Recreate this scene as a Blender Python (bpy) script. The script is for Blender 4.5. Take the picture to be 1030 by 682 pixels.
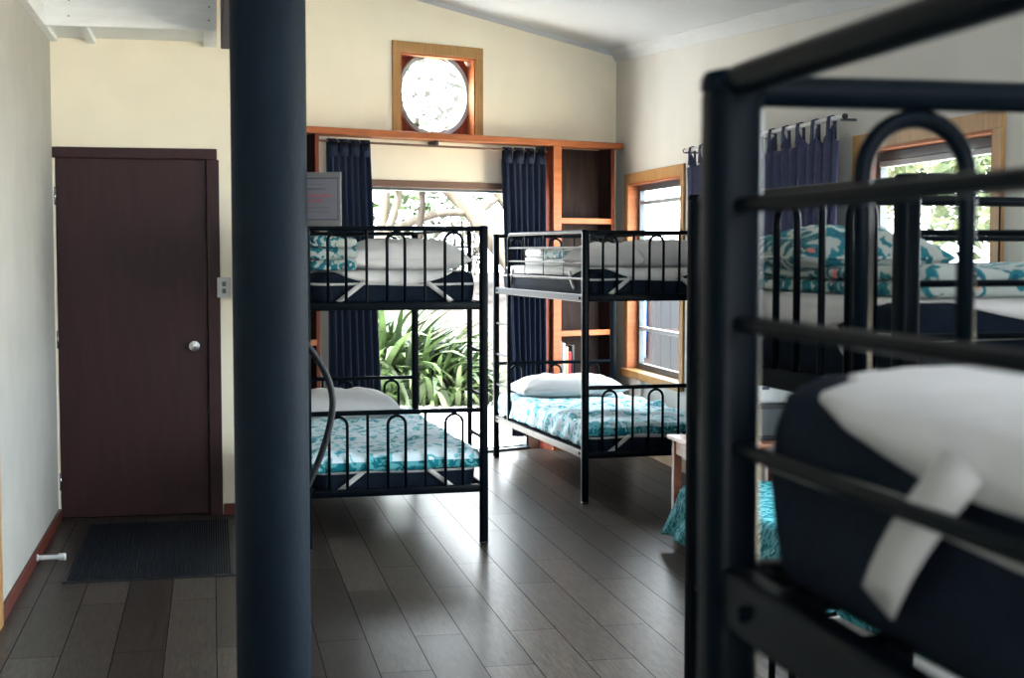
import bpy, bmesh, math, random
from mathutils import Vector, Matrix, noise
random.seed(7)
for o in list(bpy.data.objects): bpy.data.objects.remove(o)
SC = bpy.context.scene
COL = SC.collection
R = math.radians
# ---------------------------------------------------------------- camera
cam = bpy.data.cameras.new('camera'); cam_o = bpy.data.objects.new('camera', cam); COL.objects.link(cam_o)
cam.sensor_width = 36; cam.lens = 50; cam.clip_start = 0.02
cam_o.location = (0, 0, 1.5)
cam_o.rotation_euler = (R(90) - math.atan(86 / 1430.56), 0, R(-11.9))
cam.dof.use_dof = True; cam.dof.focus_distance = 7.6; cam.dof.aperture_fstop = 8.0
SC.camera = cam_o
# ---------------------------------------------------------------- world, sun, added fill light, window portals, exposure
w = bpy.data.worlds.new('sky'); SC.world = w; w.use_nodes = True
bg = w.node_tree.nodes['Background']; bg.inputs[0].default_value = (0.86, 0.94, 1.0, 1); bg.inputs[1].default_value = 10.0
sun = bpy.data.lights.new('sun', 'SUN'); sun.energy = 40.0; sun.angle = R(1.5); sun.color = (1, .96, .88)
so = bpy.data.objects.new('sun', sun); COL.objects.link(so)
so.rotation_euler = Vector((.6, .35, -.72)).to_track_quat('-Z', 'Y').to_euler()
def area(name, loc, direction, sx, sy, power, color=(1, 1, 1), portal=False, spread=180):
    l = bpy.data.lights.new(name, 'AREA'); l.shape = 'RECTANGLE'; l.size = sx; l.size_y = sy; l.energy = power; l.color = color
    o = bpy.data.objects.new(name, l); COL.objects.link(o); o.location = loc
    o.rotation_euler = Vector(direction).to_track_quat('-Z', 'Z').to_euler()
    l.spread = R(spread)
    if portal: l.cycles.is_portal = True
    return o
area('rear_fill_uplight', (.9, -2.5, 1.7), (.35, .66, .75), 2.8, .6, 190, (.96, .98, 1), spread=120)  # added indoor fill lamp behind the camera, brightens the upper walls and ceiling
area('portal_added_window', (3.2, 3.62, 1.31), (-1, 0, 0), 2.65, 1.82, 1, portal=True)
area('portal_garden_door', (1.60, 10.35, 1.0), (.376, -.9265, 0), 1.6, 1.95, 1, portal=True)
area('portal_far_window', (3.2, 9.945, 1.32), (-1, 0, 0), 1.25, 1.4, 1, portal=True)
area('portal_near_window', (3.2, 5.945, 1.3), (-1, 0, 0), 1.2, 1.4, 1, portal=True)
SC.view_settings.view_transform = 'Standard'; SC.view_settings.look = 'None'
SC.view_settings.gamma = 1; SC.view_settings.use_curve_mapping = False
SC.view_settings.exposure = 1.0

# ================================================================ materials
def lin(c):
    return tuple(((v / 255) / 12.92 if v <= 10 else ((v / 255 + .055) / 1.055) ** 2.4) for v in c) + (1,)
def mat(name, rgb, rough=.6, spec=.4, metal=0, noise_amt=0, noise_scale=8, bump=0, bump_scale=40, stretch=None):
    m = bpy.data.materials.new(name); m.use_nodes = True
    nt = m.node_tree; b = nt.nodes['Principled BSDF']
    b.inputs['Base Color'].default_value = lin(rgb)
    b.inputs['Roughness'].default_value = rough; b.inputs['Specular IOR Level'].default_value = spec; b.inputs['Metallic'].default_value = metal
    tc = nt.nodes.new('ShaderNodeTexCoord'); mp = nt.nodes.new('ShaderNodeMapping')
    nt.links.new(tc.outputs['Object'], mp.inputs[0])
    if stretch: mp.inputs['Scale'].default_value = stretch
    if noise_amt:
        n = nt.nodes.new('ShaderNodeTexNoise'); n.inputs['Scale'].default_value = noise_scale; n.inputs['Detail'].default_value = 6
        nt.links.new(mp.outputs[0], n.inputs[0])
        r = nt.nodes.new('ShaderNodeValToRGB')
        c = lin(rgb)
        r.color_ramp.elements[0].position = .3; r.color_ramp.elements[1].position = .7
        r.color_ramp.elements[0].color = tuple(v * (1 - noise_amt) for v in c[:3]) + (1,)
        r.color_ramp.elements[1].color = tuple(min(1, v * (1 + noise_amt)) for v in c[:3]) + (1,)
        nt.links.new(n.outputs[0], r.inputs[0]); nt.links.new(r.outputs[0], b.inputs['Base Color'])
    if bump:
        n2 = nt.nodes.new('ShaderNodeTexNoise'); n2.inputs['Scale'].default_value = bump_scale; n2.inputs['Detail'].default_value = 4
        nt.links.new(mp.outputs[0], n2.inputs[0])
        bp = nt.nodes.new('ShaderNodeBump'); bp.inputs['Strength'].default_value = bump; bp.inputs['Distance'].default_value = .01
        nt.links.new(n2.outputs[0], bp.inputs['Height']); nt.links.new(bp.outputs[0], b.inputs['Normal'])
    return m
M = {}
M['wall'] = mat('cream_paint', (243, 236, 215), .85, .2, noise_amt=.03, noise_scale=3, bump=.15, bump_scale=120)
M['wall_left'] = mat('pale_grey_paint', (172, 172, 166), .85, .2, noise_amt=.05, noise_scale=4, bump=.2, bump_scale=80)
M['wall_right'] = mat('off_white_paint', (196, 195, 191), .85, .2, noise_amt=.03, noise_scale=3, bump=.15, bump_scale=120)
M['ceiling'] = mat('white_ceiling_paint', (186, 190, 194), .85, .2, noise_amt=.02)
M['white_timber'] = mat('white_painted_timber', (236, 240, 242), .55, .4, noise_amt=.06, noise_scale=5, stretch=(1, 6, 6))
M['door'] = mat('dark_maroon_door', (46, 18, 23), .5, .35, noise_amt=.25, noise_scale=4, stretch=(6, 6, .8))
M['pole'] = mat('black_pole_paint', (17, 28, 38), .65, .08, noise_amt=.12, noise_scale=6, bump=.2, bump_scale=30)
M['metal'] = mat('black_bed_metal', (4, 10, 16), .36, .04)
M['navy'] = mat('navy_mattress_cover', (17, 26, 38), .9, .08, noise_amt=.15, noise_scale=60, bump=.3, bump_scale=90)
M['curtain'] = mat('navy_curtain_cloth', (36, 45, 64), .9, .1, noise_amt=.12, noise_scale=40, bump=.2, bump_scale=150)
M['white_cloth'] = mat('white_bed_linen', (190, 190, 190), .9, .15, noise_amt=.05, noise_scale=5, bump=.5, bump_scale=14)
M['strap'] = mat('white_elastic', (170, 170, 168), .8, .2)
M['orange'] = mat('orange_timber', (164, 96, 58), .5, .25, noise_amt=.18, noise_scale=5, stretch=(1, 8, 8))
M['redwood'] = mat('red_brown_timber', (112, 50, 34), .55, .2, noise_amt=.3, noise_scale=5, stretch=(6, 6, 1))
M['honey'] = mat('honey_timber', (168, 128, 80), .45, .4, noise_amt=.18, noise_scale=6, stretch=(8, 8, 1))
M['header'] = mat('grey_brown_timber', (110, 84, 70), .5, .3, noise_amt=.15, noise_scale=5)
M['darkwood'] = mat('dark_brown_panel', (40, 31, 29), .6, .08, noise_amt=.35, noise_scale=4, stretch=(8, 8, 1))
M['beam'] = mat('dark_grey_beam', (78, 74, 82), .7, .2, noise_amt=.1)
M['skirting'] = mat('red_brown_skirting', (92, 44, 34), .5, .3, noise_amt=.15, noise_scale=6)
M['skirting_tan'] = mat('tan_skirting', (170, 148, 120), .5, .3, noise_amt=.1, noise_scale=6)
M['alu'] = mat('dark_aluminium', (66, 74, 80), .4, .5, noise_amt=.05)
M['alu_light'] = mat('grey_aluminium', (150, 158, 164), .4, .5, noise_amt=.05)
M['chrome'] = mat('brushed_chrome', (190, 192, 195), .25, .5, metal=1)
M['plastic_white'] = mat('white_plastic', (196, 198, 200), .4, .4, noise_amt=.02)
M['plastic_black'] = mat('black_plastic', (16, 20, 26), .4, .4, noise_amt=.05)
M['mat'] = mat('charcoal_door_mat', (20, 28, 36), .95, .1, noise_amt=.2, noise_scale=60, bump=.6, bump_scale=200)
M['cable'] = mat('black_rubber', (18, 24, 30), .6, .3, noise_amt=.05)
M['paper'] = mat('grey_white_paper', (116, 116, 124), .7, .3, noise_amt=.06, noise_scale=20)
M['laminate'] = mat('clear_laminate_border', (112, 114, 110), .35, .5, noise_amt=.05, noise_scale=30)
M['ink'] = mat('dark_ink', (72, 74, 88), .8, .1); M['ink_red'] = mat('red_ink', (170, 82, 92), .8, .1)
M['table'] = mat('reddish_table_timber', (150, 92, 66), .3, .5, noise_amt=.2, noise_scale=5, stretch=(1, 8, 8))
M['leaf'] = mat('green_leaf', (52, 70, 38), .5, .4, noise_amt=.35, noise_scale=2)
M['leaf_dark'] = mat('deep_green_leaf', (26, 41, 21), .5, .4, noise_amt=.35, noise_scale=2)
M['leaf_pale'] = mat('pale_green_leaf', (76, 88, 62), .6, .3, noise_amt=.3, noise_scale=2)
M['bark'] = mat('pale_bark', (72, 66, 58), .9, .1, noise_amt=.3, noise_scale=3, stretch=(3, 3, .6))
M['bark_dark'] = mat('brown_bark', (34, 30, 26), .9, .1, noise_amt=.3, noise_scale=3)
M['concrete'] = mat('pale_concrete', (206, 204, 198), .8, .2, noise_amt=.08, noise_scale=4)
M['gravel'] = mat('pale_gravel_ground', (206, 192, 172), .95, .1, noise_amt=.25, noise_scale=3)
M['bank'] = mat('sunlit_bank_soil', (47, 43, 41), .95, .1, noise_amt=.4, noise_scale=2)
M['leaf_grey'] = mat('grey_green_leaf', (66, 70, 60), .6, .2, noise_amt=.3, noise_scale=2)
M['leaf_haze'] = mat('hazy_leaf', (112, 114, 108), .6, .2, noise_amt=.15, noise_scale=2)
M['fence'] = mat('dark_fence_timber', (9, 12, 18), .7, .2, noise_amt=.2, noise_scale=4)
M['blue'] = mat('bright_blue_cloth', (60, 110, 190), .8, .1, noise_amt=.1)
M['book_white'] = mat('white_book', (214, 212, 206), .6, .3, noise_amt=.05)
M['book_red'] = mat('red_book', (170, 50, 60), .6, .3, noise_amt=.05)
M['book_grey'] = mat('grey_book', (110, 116, 116), .6, .3, noise_amt=.05)
M['book_tan'] = mat('tan_book', (196, 160, 120), .6, .3, noise_amt=.05)

def pattern_mat(name, scale, base, teal, dark, red, teal_lo=.42, teal_hi=.62):
    m = bpy.data.materials.new(name); m.use_nodes = True; nt = m.node_tree; N = nt.nodes; L = nt.links
    b = N['Principled BSDF']; b.inputs['Roughness'].default_value = .9; b.inputs['Specular IOR Level'].default_value = .15
    tc = N.new('ShaderNodeTexCoord')
    nz = N.new('ShaderNodeTexNoise'); nz.inputs['Scale'].default_value = scale * .6; nz.inputs['Detail'].default_value = 3
    L.new(tc.outputs['Object'], nz.inputs[0])
    mx = N.new('ShaderNodeMixRGB'); mx.inputs[0].default_value = .12
    L.new(tc.outputs['Object'], mx.inputs[1]); L.new(nz.outputs['Color'], mx.inputs[2])
    v = N.new('ShaderNodeTexVoronoi'); v.inputs['Scale'].default_value = scale; L.new(mx.outputs[0], v.inputs[0])
    w_ = N.new('ShaderNodeMath'); w_.operation = 'MULTIPLY'; w_.inputs[1].default_value = 9.0; L.new(v.outputs['Distance'], w_.inputs[0])
    sn = N.new('ShaderNodeMath'); sn.operation = 'SINE'; L.new(w_.outputs[0], sn.inputs[0])
    n2 = N.new('ShaderNodeTexNoise'); n2.inputs['Scale'].default_value = scale * 1.3; n2.inputs['Detail'].default_value = 4; L.new(tc.outputs['Object'], n2.inputs[0])
    ad = N.new('ShaderNodeMath'); ad.operation = 'MULTIPLY_ADD'; ad.inputs[1].default_value = .22; L.new(sn.outputs[0], ad.inputs[0]); L.new(n2.outputs[0], ad.inputs[2])
    r = N.new('ShaderNodeValToRGB'); cr = r.color_ramp
    cr.elements[0].position = 0; cr.elements[0].color = lin(base); cr.elements[1].position = teal_lo - .04; cr.elements[1].color = lin(base)
    for p, c in ((teal_lo, teal), (teal_hi, teal), (teal_hi + .04, dark), (teal_hi + .1, dark), (teal_hi + .13, base)):
        e = cr.elements.new(p); e.color = lin(c)
    L.new(ad.outputs[0], r.inputs[0])
    rr = N.new('ShaderNodeValToRGB'); rr.color_ramp.elements[0].position = .10; rr.color_ramp.elements[0].color = (1, 1, 1, 1)
    rr.color_ramp.elements[1].position = .16; rr.color_ramp.elements[1].color = (0, 0, 0, 1); L.new(v.outputs['Distance'], rr.inputs[0])
    m2 = N.new('ShaderNodeMixRGB'); L.new(rr.outputs[0], m2.inputs[0]); L.new(r.outputs[0], m2.inputs[1]); m2.inputs[2].default_value = lin(red)
    L.new(m2.outputs[0], b.inputs['Base Color'])
    bp = N.new('ShaderNodeBump'); bp.inputs['Strength'].default_value = .4; bp.inputs['Distance'].default_value = .01
    n3 = N.new('ShaderNodeTexNoise'); n3.inputs['Scale'].default_value = 16; L.new(tc.outputs['Object'], n3.inputs[0]); L.new(n3.outputs[0], bp.inputs['Height'])
    L.new(bp.outputs[0], b.inputs['Normal'])
    return m
M['ikat'] = pattern_mat('teal_ikat_print', 15, (156, 164, 160), (34, 104, 114), (18, 74, 92), (186, 112, 104))
M['teal_quilt_glare'] = pattern_mat('teal_quilt_glare_print', 13, (200, 218, 226), (112, 182, 194), (50, 140, 158), (186, 212, 220), .52, .68)  # pale colours carry the garden door's glare on the quilt tops
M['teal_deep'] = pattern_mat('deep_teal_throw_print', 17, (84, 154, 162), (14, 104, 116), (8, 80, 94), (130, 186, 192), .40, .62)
M['stripe'] = None
def stripe_mat():
    m = bpy.data.materials.new('grey_striped_sheet'); m.use_nodes = True; nt = m.node_tree; b = nt.nodes['Principled BSDF']; b.inputs['Roughness'].default_value = .9
    tc = nt.nodes.new('ShaderNodeTexCoord'); wv = nt.nodes.new('ShaderNodeTexWave'); wv.bands_direction = 'Z'; wv.inputs['Scale'].default_value = 9; wv.inputs['Distortion'].default_value = 2.5
    nt.links.new(tc.outputs['Object'], wv.inputs[0]); r = nt.nodes.new('ShaderNodeValToRGB')
    r.color_ramp.elements[0].color = lin((176, 172, 180)); r.color_ramp.elements[1].color = lin((224, 220, 220)); r.color_ramp.elements[1].position = .55
    nt.links.new(wv.outputs[0], r.inputs[0]); nt.links.new(r.outputs[0], b.inputs['Base Color']); return m
M['stripe'] = stripe_mat()
def floor_mat():
    m = bpy.data.materials.new('dark_oak_planks'); m.use_nodes = True; nt = m.node_tree; N = nt.nodes; L = nt.links; b = N['Principled BSDF']
    tc = N.new('ShaderNodeTexCoord'); mp = N.new('ShaderNodeMapping'); mp.inputs['Rotation'].default_value = (0, 0, R(90)); L.new(tc.outputs['Object'], mp.inputs[0])
    br = N.new('ShaderNodeTexBrick'); br.offset = .37; br.offset_frequency = 2; br.inputs['Scale'].default_value = 1
    br.inputs['Brick Width'].default_value = 1.25; br.inputs['Row Height'].default_value = .19; br.inputs['Mortar Size'].default_value = .002; br.inputs['Mortar Smooth'].default_value = .3
    br.inputs['Color1'].default_value = lin((52, 47, 44)); br.inputs['Color2'].default_value = lin((80, 74, 69)); br.inputs['Mortar'].default_value = lin((26, 24, 23)); br.inputs['Bias'].default_value = 0
    L.new(mp.outputs[0], br.inputs[0])
    mp2 = N.new('ShaderNodeMapping'); mp2.inputs['Scale'].default_value = (9, .9, 1); L.new(tc.outputs['Object'], mp2.inputs[0])
    n = N.new('ShaderNodeTexNoise'); n.inputs['Scale'].default_value = 9; n.inputs['Detail'].default_value = 8; n.inputs['Roughness'].default_value = .7; n.inputs['Distortion'].default_value = .8; L.new(mp2.outputs[0], n.inputs[0])
    r = N.new('ShaderNodeValToRGB'); r.color_ramp.elements[0].position = .32; r.color_ramp.elements[0].color = (.3, .3, .3, 1); r.color_ramp.elements[1].position = .68; r.color_ramp.elements[1].color = (1.5, 1.5, 1.5, 1); L.new(n.outputs[0], r.inputs[0])
    mx = N.new('ShaderNodeMixRGB'); mx.blend_type = 'MULTIPLY'; mx.inputs[0].default_value = .9; L.new(br.outputs[0], mx.inputs[1]); L.new(r.outputs[0], mx.inputs[2])
    L.new(mx.outputs[0], b.inputs['Base Color'])
    rr = N.new('ShaderNodeMapRange'); rr.inputs['To Min'].default_value = .24; rr.inputs['To Max'].default_value = .36; L.new(n.outputs[0], rr.inputs[0]); L.new(rr.outputs[0], b.inputs['Roughness'])
    b.inputs['Specular IOR Level'].default_value = .06
    sp = N.new('ShaderNodeMapRange'); sp.inputs['To Min'].default_value = .06; sp.inputs['To Max'].default_value = 0; L.new(br.outputs['Fac'], sp.inputs[0]); L.new(sp.outputs[0], b.inputs['Specular IOR Level'])
    bp = N.new('ShaderNodeBump'); bp.inputs['Strength'].default_value = .3; bp.inputs['Distance'].default_value = .003
    nb = N.new('ShaderNodeMath'); nb.operation = 'MULTIPLY'; nb.inputs[1].default_value = .12; L.new(n.outputs[0], nb.inputs[0])
    ad = N.new('ShaderNodeMath'); ad.operation = 'MULTIPLY_ADD'; ad.inputs[1].default_value = -.05; L.new(br.outputs['Fac'], ad.inputs[0]); L.new(nb.outputs[0], ad.inputs[2])
    L.new(ad.outputs[0], bp.inputs['Height']); L.new(bp.outputs[0], b.inputs['Normal'])
    return m
M['floor'] = floor_mat()
def glass_mat():
    m = bpy.data.materials.new('window_glass'); m.use_nodes = True; nt = m.node_tree; N = nt.nodes; L = nt.links
    N.remove(N['Principled BSDF']); out = N['Material Output']
    t = N.new('ShaderNodeBsdfTransparent'); t.inputs[0].default_value = (.95, .97, .97, 1); g = N.new('ShaderNodeBsdfGlossy'); g.inputs['Roughness'].default_value = .02
    lw = N.new('ShaderNodeLayerWeight'); lw.inputs[0].default_value = .5; fr = N.new('ShaderNodeMath'); fr.operation = 'POWER'; fr.inputs[1].default_value = 5; L.new(lw.outputs['Facing'], fr.inputs[0]); mx = N.new('ShaderNodeMixShader')
    L.new(fr.outputs[0], mx.inputs[0]); L.new(t.outputs[0], mx.inputs[1]); L.new(g.outputs[0], mx.inputs[2]); L.new(mx.outputs[0], out.inputs[0]); return m
M['glass'] = glass_mat()

# ================================================================ helpers
def box(bm, x0, x1, y0, y1, z0, z1, bev=0, seg=2):
    mtx = Matrix.Translation(((x0 + x1) / 2, (y0 + y1) / 2, (z0 + z1) / 2)) @ Matrix.Diagonal((abs(x1 - x0), abs(y1 - y0), abs(z1 - z0), 1))
    r = bmesh.ops.create_cube(bm, size=1, matrix=mtx)
    if bev:
        es = list({e for v in r['verts'] for e in v.link_edges})
        bmesh.ops.bevel(bm, geom=es, offset=bev, segments=seg, affect='EDGES', profile=.5)
    return bm
def tube(bm, pts, r, n=10, cap=True):
    pts = [Vector(p) for p in pts]; k = len(pts); rings = []
    rs = r if isinstance(r, (list, tuple)) else [r] * k
    up = None
    for i in range(k):
        t = (pts[min(i + 1, k - 1)] - pts[max(i - 1, 0)]).normalized()
        if up is None:
            up = Vector((0, 0, 1)) if abs(t.z) < .9 else Vector((1, 0, 0))
        a = t.cross(up)
        if a.length < 1e-4: a = t.cross(Vector((0, 1, 0)))
        a.normalize(); bb = a.cross(t).normalized(); up = bb
        rings.append([bm.verts.new(pts[i] + (a * math.cos(2 * math.pi * j / n) + bb * math.sin(2 * math.pi * j / n)) * rs[i]) for j in range(n)])
    for i in range(k - 1):
        for j in range(n):
            bm.faces.new((rings[i][j], rings[i][(j + 1) % n], rings[i + 1][(j + 1) % n], rings[i + 1][j]))
    if cap:
        bm.faces.new(list(reversed(rings[0]))); bm.faces.new(rings[-1])
    return bm
def lathe(bm, prof, n=24, origin=(0, 0, 0), axis='Z'):
    rings = []
    for r, h in prof:
        ring = []
        for j in range(n):
            a = 2 * math.pi * j / n; c, s = r * math.cos(a), r * math.sin(a)
            p = (c, s, h) if axis == 'Z' else ((h, c, s) if axis == 'X' else (c, h, s))
            ring.append(bm.verts.new(Vector(p) + Vector(origin)))
        rings.append(ring)
    for i in range(len(rings) - 1):
        for j in range(n): bm.faces.new((rings[i][j], rings[i][(j + 1) % n], rings[i + 1][(j + 1) % n], rings[i + 1][j]))
    bm.faces.new(list(reversed(rings[0]))); bm.faces.new(rings[-1])
    return bm
def B(): return bmesh.new()
def obj(name, bm, m, parent=None, smooth=False, loc=None, rz=0):
    bmesh.ops.recalc_face_normals(bm, faces=bm.faces)
    me = bpy.data.meshes.new(name); bm.to_mesh(me); bm.free()
    o = bpy.data.objects.new(name, me); COL.objects.link(o)
    if m: me.materials.append(M[m] if isinstance(m, str) else m)
    if smooth:
        me.polygons.foreach_set('use_smooth', [True] * len(me.polygons))
        if smooth == 'auto':
            me.set_sharp_from_angle(angle=R(40))
    if parent: o.parent = parent
    if loc is not None: o.location = loc
    o.rotation_euler.z = rz
    return o
def tag(o, label, cat, group=None, kind=None):
    o['label'] = label; o['category'] = cat
    if group: o['group'] = group
    if kind: o['kind'] = kind
    return o
def thing(name, label, cat, loc=(0, 0, 0), rz=0, group=None):
    o = bpy.data.objects.new(name, None); COL.objects.link(o); o.empty_display_size = .1
    o.location = loc; o.rotation_euler.z = rz
    return tag(o, label, cat, group)
def struct(name, bm, m, parent=None, **k):
    o = obj(name, bm, m, parent, **k)
    if not parent: o['kind'] = 'structure'
    return o
def struct_empty(name, loc=(0, 0, 0), rz=0):
    o = bpy.data.objects.new(name, None); COL.objects.link(o); o.location = loc; o.rotation_euler.z = rz; o['kind'] = 'structure'; return o
def copy_tree(o, parent=None):
    c = o.copy(); COL.objects.link(c); c.parent = parent
    for ch in list(o.children): copy_tree(ch, c)
    return c
def solidify(o, t, off=-1):
    md = o.modifiers.new('thickness', 'SOLIDIFY'); md.thickness = t; md.offset = off; return o
def subsurf(o, l=1):
    md = o.modifiers.new('smooth', 'SUBSURF'); md.levels = l; md.render_levels = l; return o
def nz(x, y, z=0, s=1): return noise.noise(Vector((x * s, y * s, z * s)))

# ================================================================ room shell
XR, XL, YD, YREAR = 3.15, -.86, 8.28, -3.0
K = Vector((3.15, 10.945, 0)); BETA = R(22.1); RZB = R(202.1)
Wv = Vector((-math.cos(BETA), -math.sin(BETA), 0)); Nv = Vector((math.sin(BETA), -math.cos(BETA), 0))
def bk(s, d, z=0): return K + Wv * s + Nv * d + Vector((0, 0, z))
CN = (.18517, -.07046, 2.89713)
def ceil_z(x, y): return CN[2] - CN[0] * x - CN[1] * y
XE = .2; SE = (XR - XE) / math.cos(BETA)      # end of the door wall, and where the back wall meets the return wall

bm = B(); box(bm, XL - .1, XR + .15, YREAR - .1, 11.1, -.1, 0)
o = struct('floor', bm, 'floor')
# trim the part of the floor slab beyond the back wall
bm = B(); bm.from_mesh(o.data)
bmesh.ops.bisect_plane(bm, geom=bm.verts[:] + bm.edges[:] + bm.faces[:], plane_co=bk(0, -.12), plane_no=-Nv, clear_outer=True)
bmesh.ops.holes_fill(bm, edges=bm.edges[:]); bm.to_mesh(o.data); bm.free()

def prism_ceiling():
    bm = B(); pts = [(XL - .15, YREAR - .15), (XR + .35, YREAR - .15), (XR + .35, 11.45), tuple(bk(3.6, -.35)[:2]), (XL - .15, 9.2)]
    lo = [bm.verts.new((x, y, ceil_z(x, y))) for x, y in pts]; hi = [bm.verts.new((x, y, ceil_z(x, y) + .15)) for x, y in pts]
    bm.faces.new(lo); bm.faces.new(hi)
    for i in range(len(pts)):
        j = (i + 1) % len(pts); bm.faces.new((lo[i], lo[j], hi[j], hi[i]))
    return bm
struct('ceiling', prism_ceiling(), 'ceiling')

def wall_bm(length, zt, holes, t=.12):
    """wall in local coords: x along, y from 0 back to -t, pieces around rectangular holes (x0,x1,z0,z1); zt(x) = height"""
    bm = B(); xs = sorted({0, length, *[h[0] for h in holes], *[h[1] for h in holes]})
    def piece(x0, x1, z0, z1a, z1b):
        v = [bm.verts.new(p) for p in ((x0, 0, z0), (x1, 0, z0), (x1, 0, z1b), (x0, 0, z1a), (x0, -t, z0), (x1, -t, z0), (x1, -t, z1b), (x0, -t, z1a))]
        for f in ((0, 1, 2, 3), (7, 6, 5, 4), (0, 4, 5, 1), (1, 5, 6, 2), (2, 6, 7, 3), (3, 7, 4, 0)): bm.faces.new([v[i] for i in f])
    for a, b in zip(xs, xs[1:]):
        hs = sorted([h for h in holes if h[0] <= a and h[1] >= b], key=lambda h: h[2]); z = 0
        for h in hs:
            if h[2] > z + 1e-4: piece(a, b, z, h[2], h[2])
            z = h[3]
        piece(a, b, z, zt(a), zt(b))
    return bm
# right wall: local x runs from the rear (-y) to the corner, local y points into the room
RW0 = (XR, YREAR, 0)
W1 = (9.31, 10.58, .60, 2.035); W2 = (5.33, 6.56, .60, 2.01); W4 = (2.3, 4.95, .40, 2.22)
bm = wall_bm(K.y - YREAR + .1, lambda x: ceil_z(XR, YREAR + x) + .03, [(W1[0] - YREAR, W1[1] - YREAR, W1[2], W1[3]), (W2[0] - YREAR, W2[1] - YREAR, W2[2], W2[3]), (W4[0] - YREAR, W4[1] - YREAR, W4[2], W4[3])])
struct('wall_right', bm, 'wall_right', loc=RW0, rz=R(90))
# back wall
RO = (1.33, 1.965, 2.345, 2.935); DO = (.84, 2.45, 0, 1.975)
bm = wall_bm(SE + .1, lambda s: ceil_z(*bk(s, 0)[:2]) + .04, [RO, DO])
struct('wall_back', bm, 'wall', loc=K, rz=RZB)
# left wall, door wall, return wall, rear wall
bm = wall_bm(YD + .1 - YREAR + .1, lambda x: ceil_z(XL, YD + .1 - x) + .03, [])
struct('wall_left', bm, 'wall_left', loc=(XL, YD + .1, 0), rz=R(-90))
DH = (XL + .012, -.03, 0, 2.035)
bm = wall_bm(XE - XL + .0, lambda x: ceil_z(XE - x, YD) + .03, [(XE - DH[1], XE - DH[0], 0, DH[3])])
struct('wall_door', bm, 'wall', loc=(XE, YD, 0), rz=R(180))
yb = bk(SE, 0).y
bm = B(); box(bm, XE - .12, XE, YD + .12, yb + .1, 0, 3.6); struct('wall_return', bm, 'wall')
HR = (-.6, 2.4, 1.88, 2.12)
bm = wall_bm(XR - XL, lambda x: ceil_z(XL + x, YREAR) + .03, [(HR[0] - XL, HR[1] - XL, HR[2], HR[3])])
for v in bm.verts: v.co.y += .12
struct('wall_rear', bm, 'wall', loc=(XL, YREAR - .12, 0))
# cornices
def strip_along(p, q, nrm, h, t, drop=0):
    bm = B(); p = Vector(p); q = Vector(q); nrm = Vector(nrm)
    prof = [(0, 0), (t, 0), (t, -.012), (t * .55, -h * .45), (.012, -h), (0, -h)]
    A = [bm.verts.new(p + nrm * a + Vector((0, 0, b))) for a, b in prof]; C = [bm.verts.new(q + nrm * a + Vector((0, 0, b))) for a, b in prof]
    for i in range(len(prof)):
        j = (i + 1) % len(prof); bm.faces.new((A[i], A[j], C[j], C[i]))
    bm.faces.new(A); bm.faces.new(C); return bm
struct('trim_1', strip_along((XR, YREAR, ceil_z(XR, YREAR) + .02), (XR, K.y, ceil_z(XR, K.y) + .02), (-1, 0, 0), .09, .08), 'ceiling')
p0, p1 = bk(0, 0), bk(SE, 0)
struct('trim_2', strip_along((p0.x, p0.y, ceil_z(p0.x, p0.y) + .02), (p1.x, p1.y, ceil_z(p1.x, p1.y) + .02), Nv, .055, .05), 'ceiling')
# skirtings
bm = B(); box(bm, XL, XL + .016, 5.98, YD, 0, .065, .004); struct('baseboard_left', bm, 'skirting')
bm = B(); box(bm, .05, XE, YD - .016, YD, 0, .065, .004); struct('baseboard_door', bm, 'skirting')
bm = B(); box(bm, XR - .006, XR, YREAR, K.y, 0, .085, .002); struct('baseboard_right', bm, 'skirting_tan')
# door jamb at the edge of the frame
bm = B(); box(bm, XL, XL + .02, 5.86, 5.97, 0, 2.05, .004); struct('trim_3', bm, 'honey')

# ---- entry door
dr = struct_empty('door_1', (XL, YD, 0))
bm = B(); box(bm, .014, .83, .012, .05, .012, 2.031, .003); leaf = obj('door_leaf', bm, 'door', dr)
bm = B(); box(bm, 0.002, .895, -.018, .0, 2.03, 2.09, .004); box(bm, .835, .905, -.018, .0, 0, 2.03, .004); box(bm, .829, .84, 0, .1, 0, 2.034); box(bm, .012, .83, .052, .1, 1.98, 2.035); box(bm, .81, .83, .052, .1, 0, 1.98); obj('architrave', bm, 'door', dr)
bm = B(); lathe(bm, [(.008, .045), (.03, .04), (.031, .02), (.02, .01), (.012, 0), (.012, -.02)], 16, (0, 0, 0), 'Y')
for v in bm.verts: v.co.y *= -1
k = obj('door_knob', bm, 'chrome', leaf, 'auto', loc=(.757, .014, .975))
for z in (1.82, 1.02, .22):
    bm = B(); tube(bm, [(.012, .004, z - .05), (.012, .004, z + .05)], .007, 8); obj('hinge', bm, 'chrome', leaf, True)
bm = B(); box(bm, .0, .84, -.01, .1, 0, .012); obj('threshold', bm, 'darkwood', dr)

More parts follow.
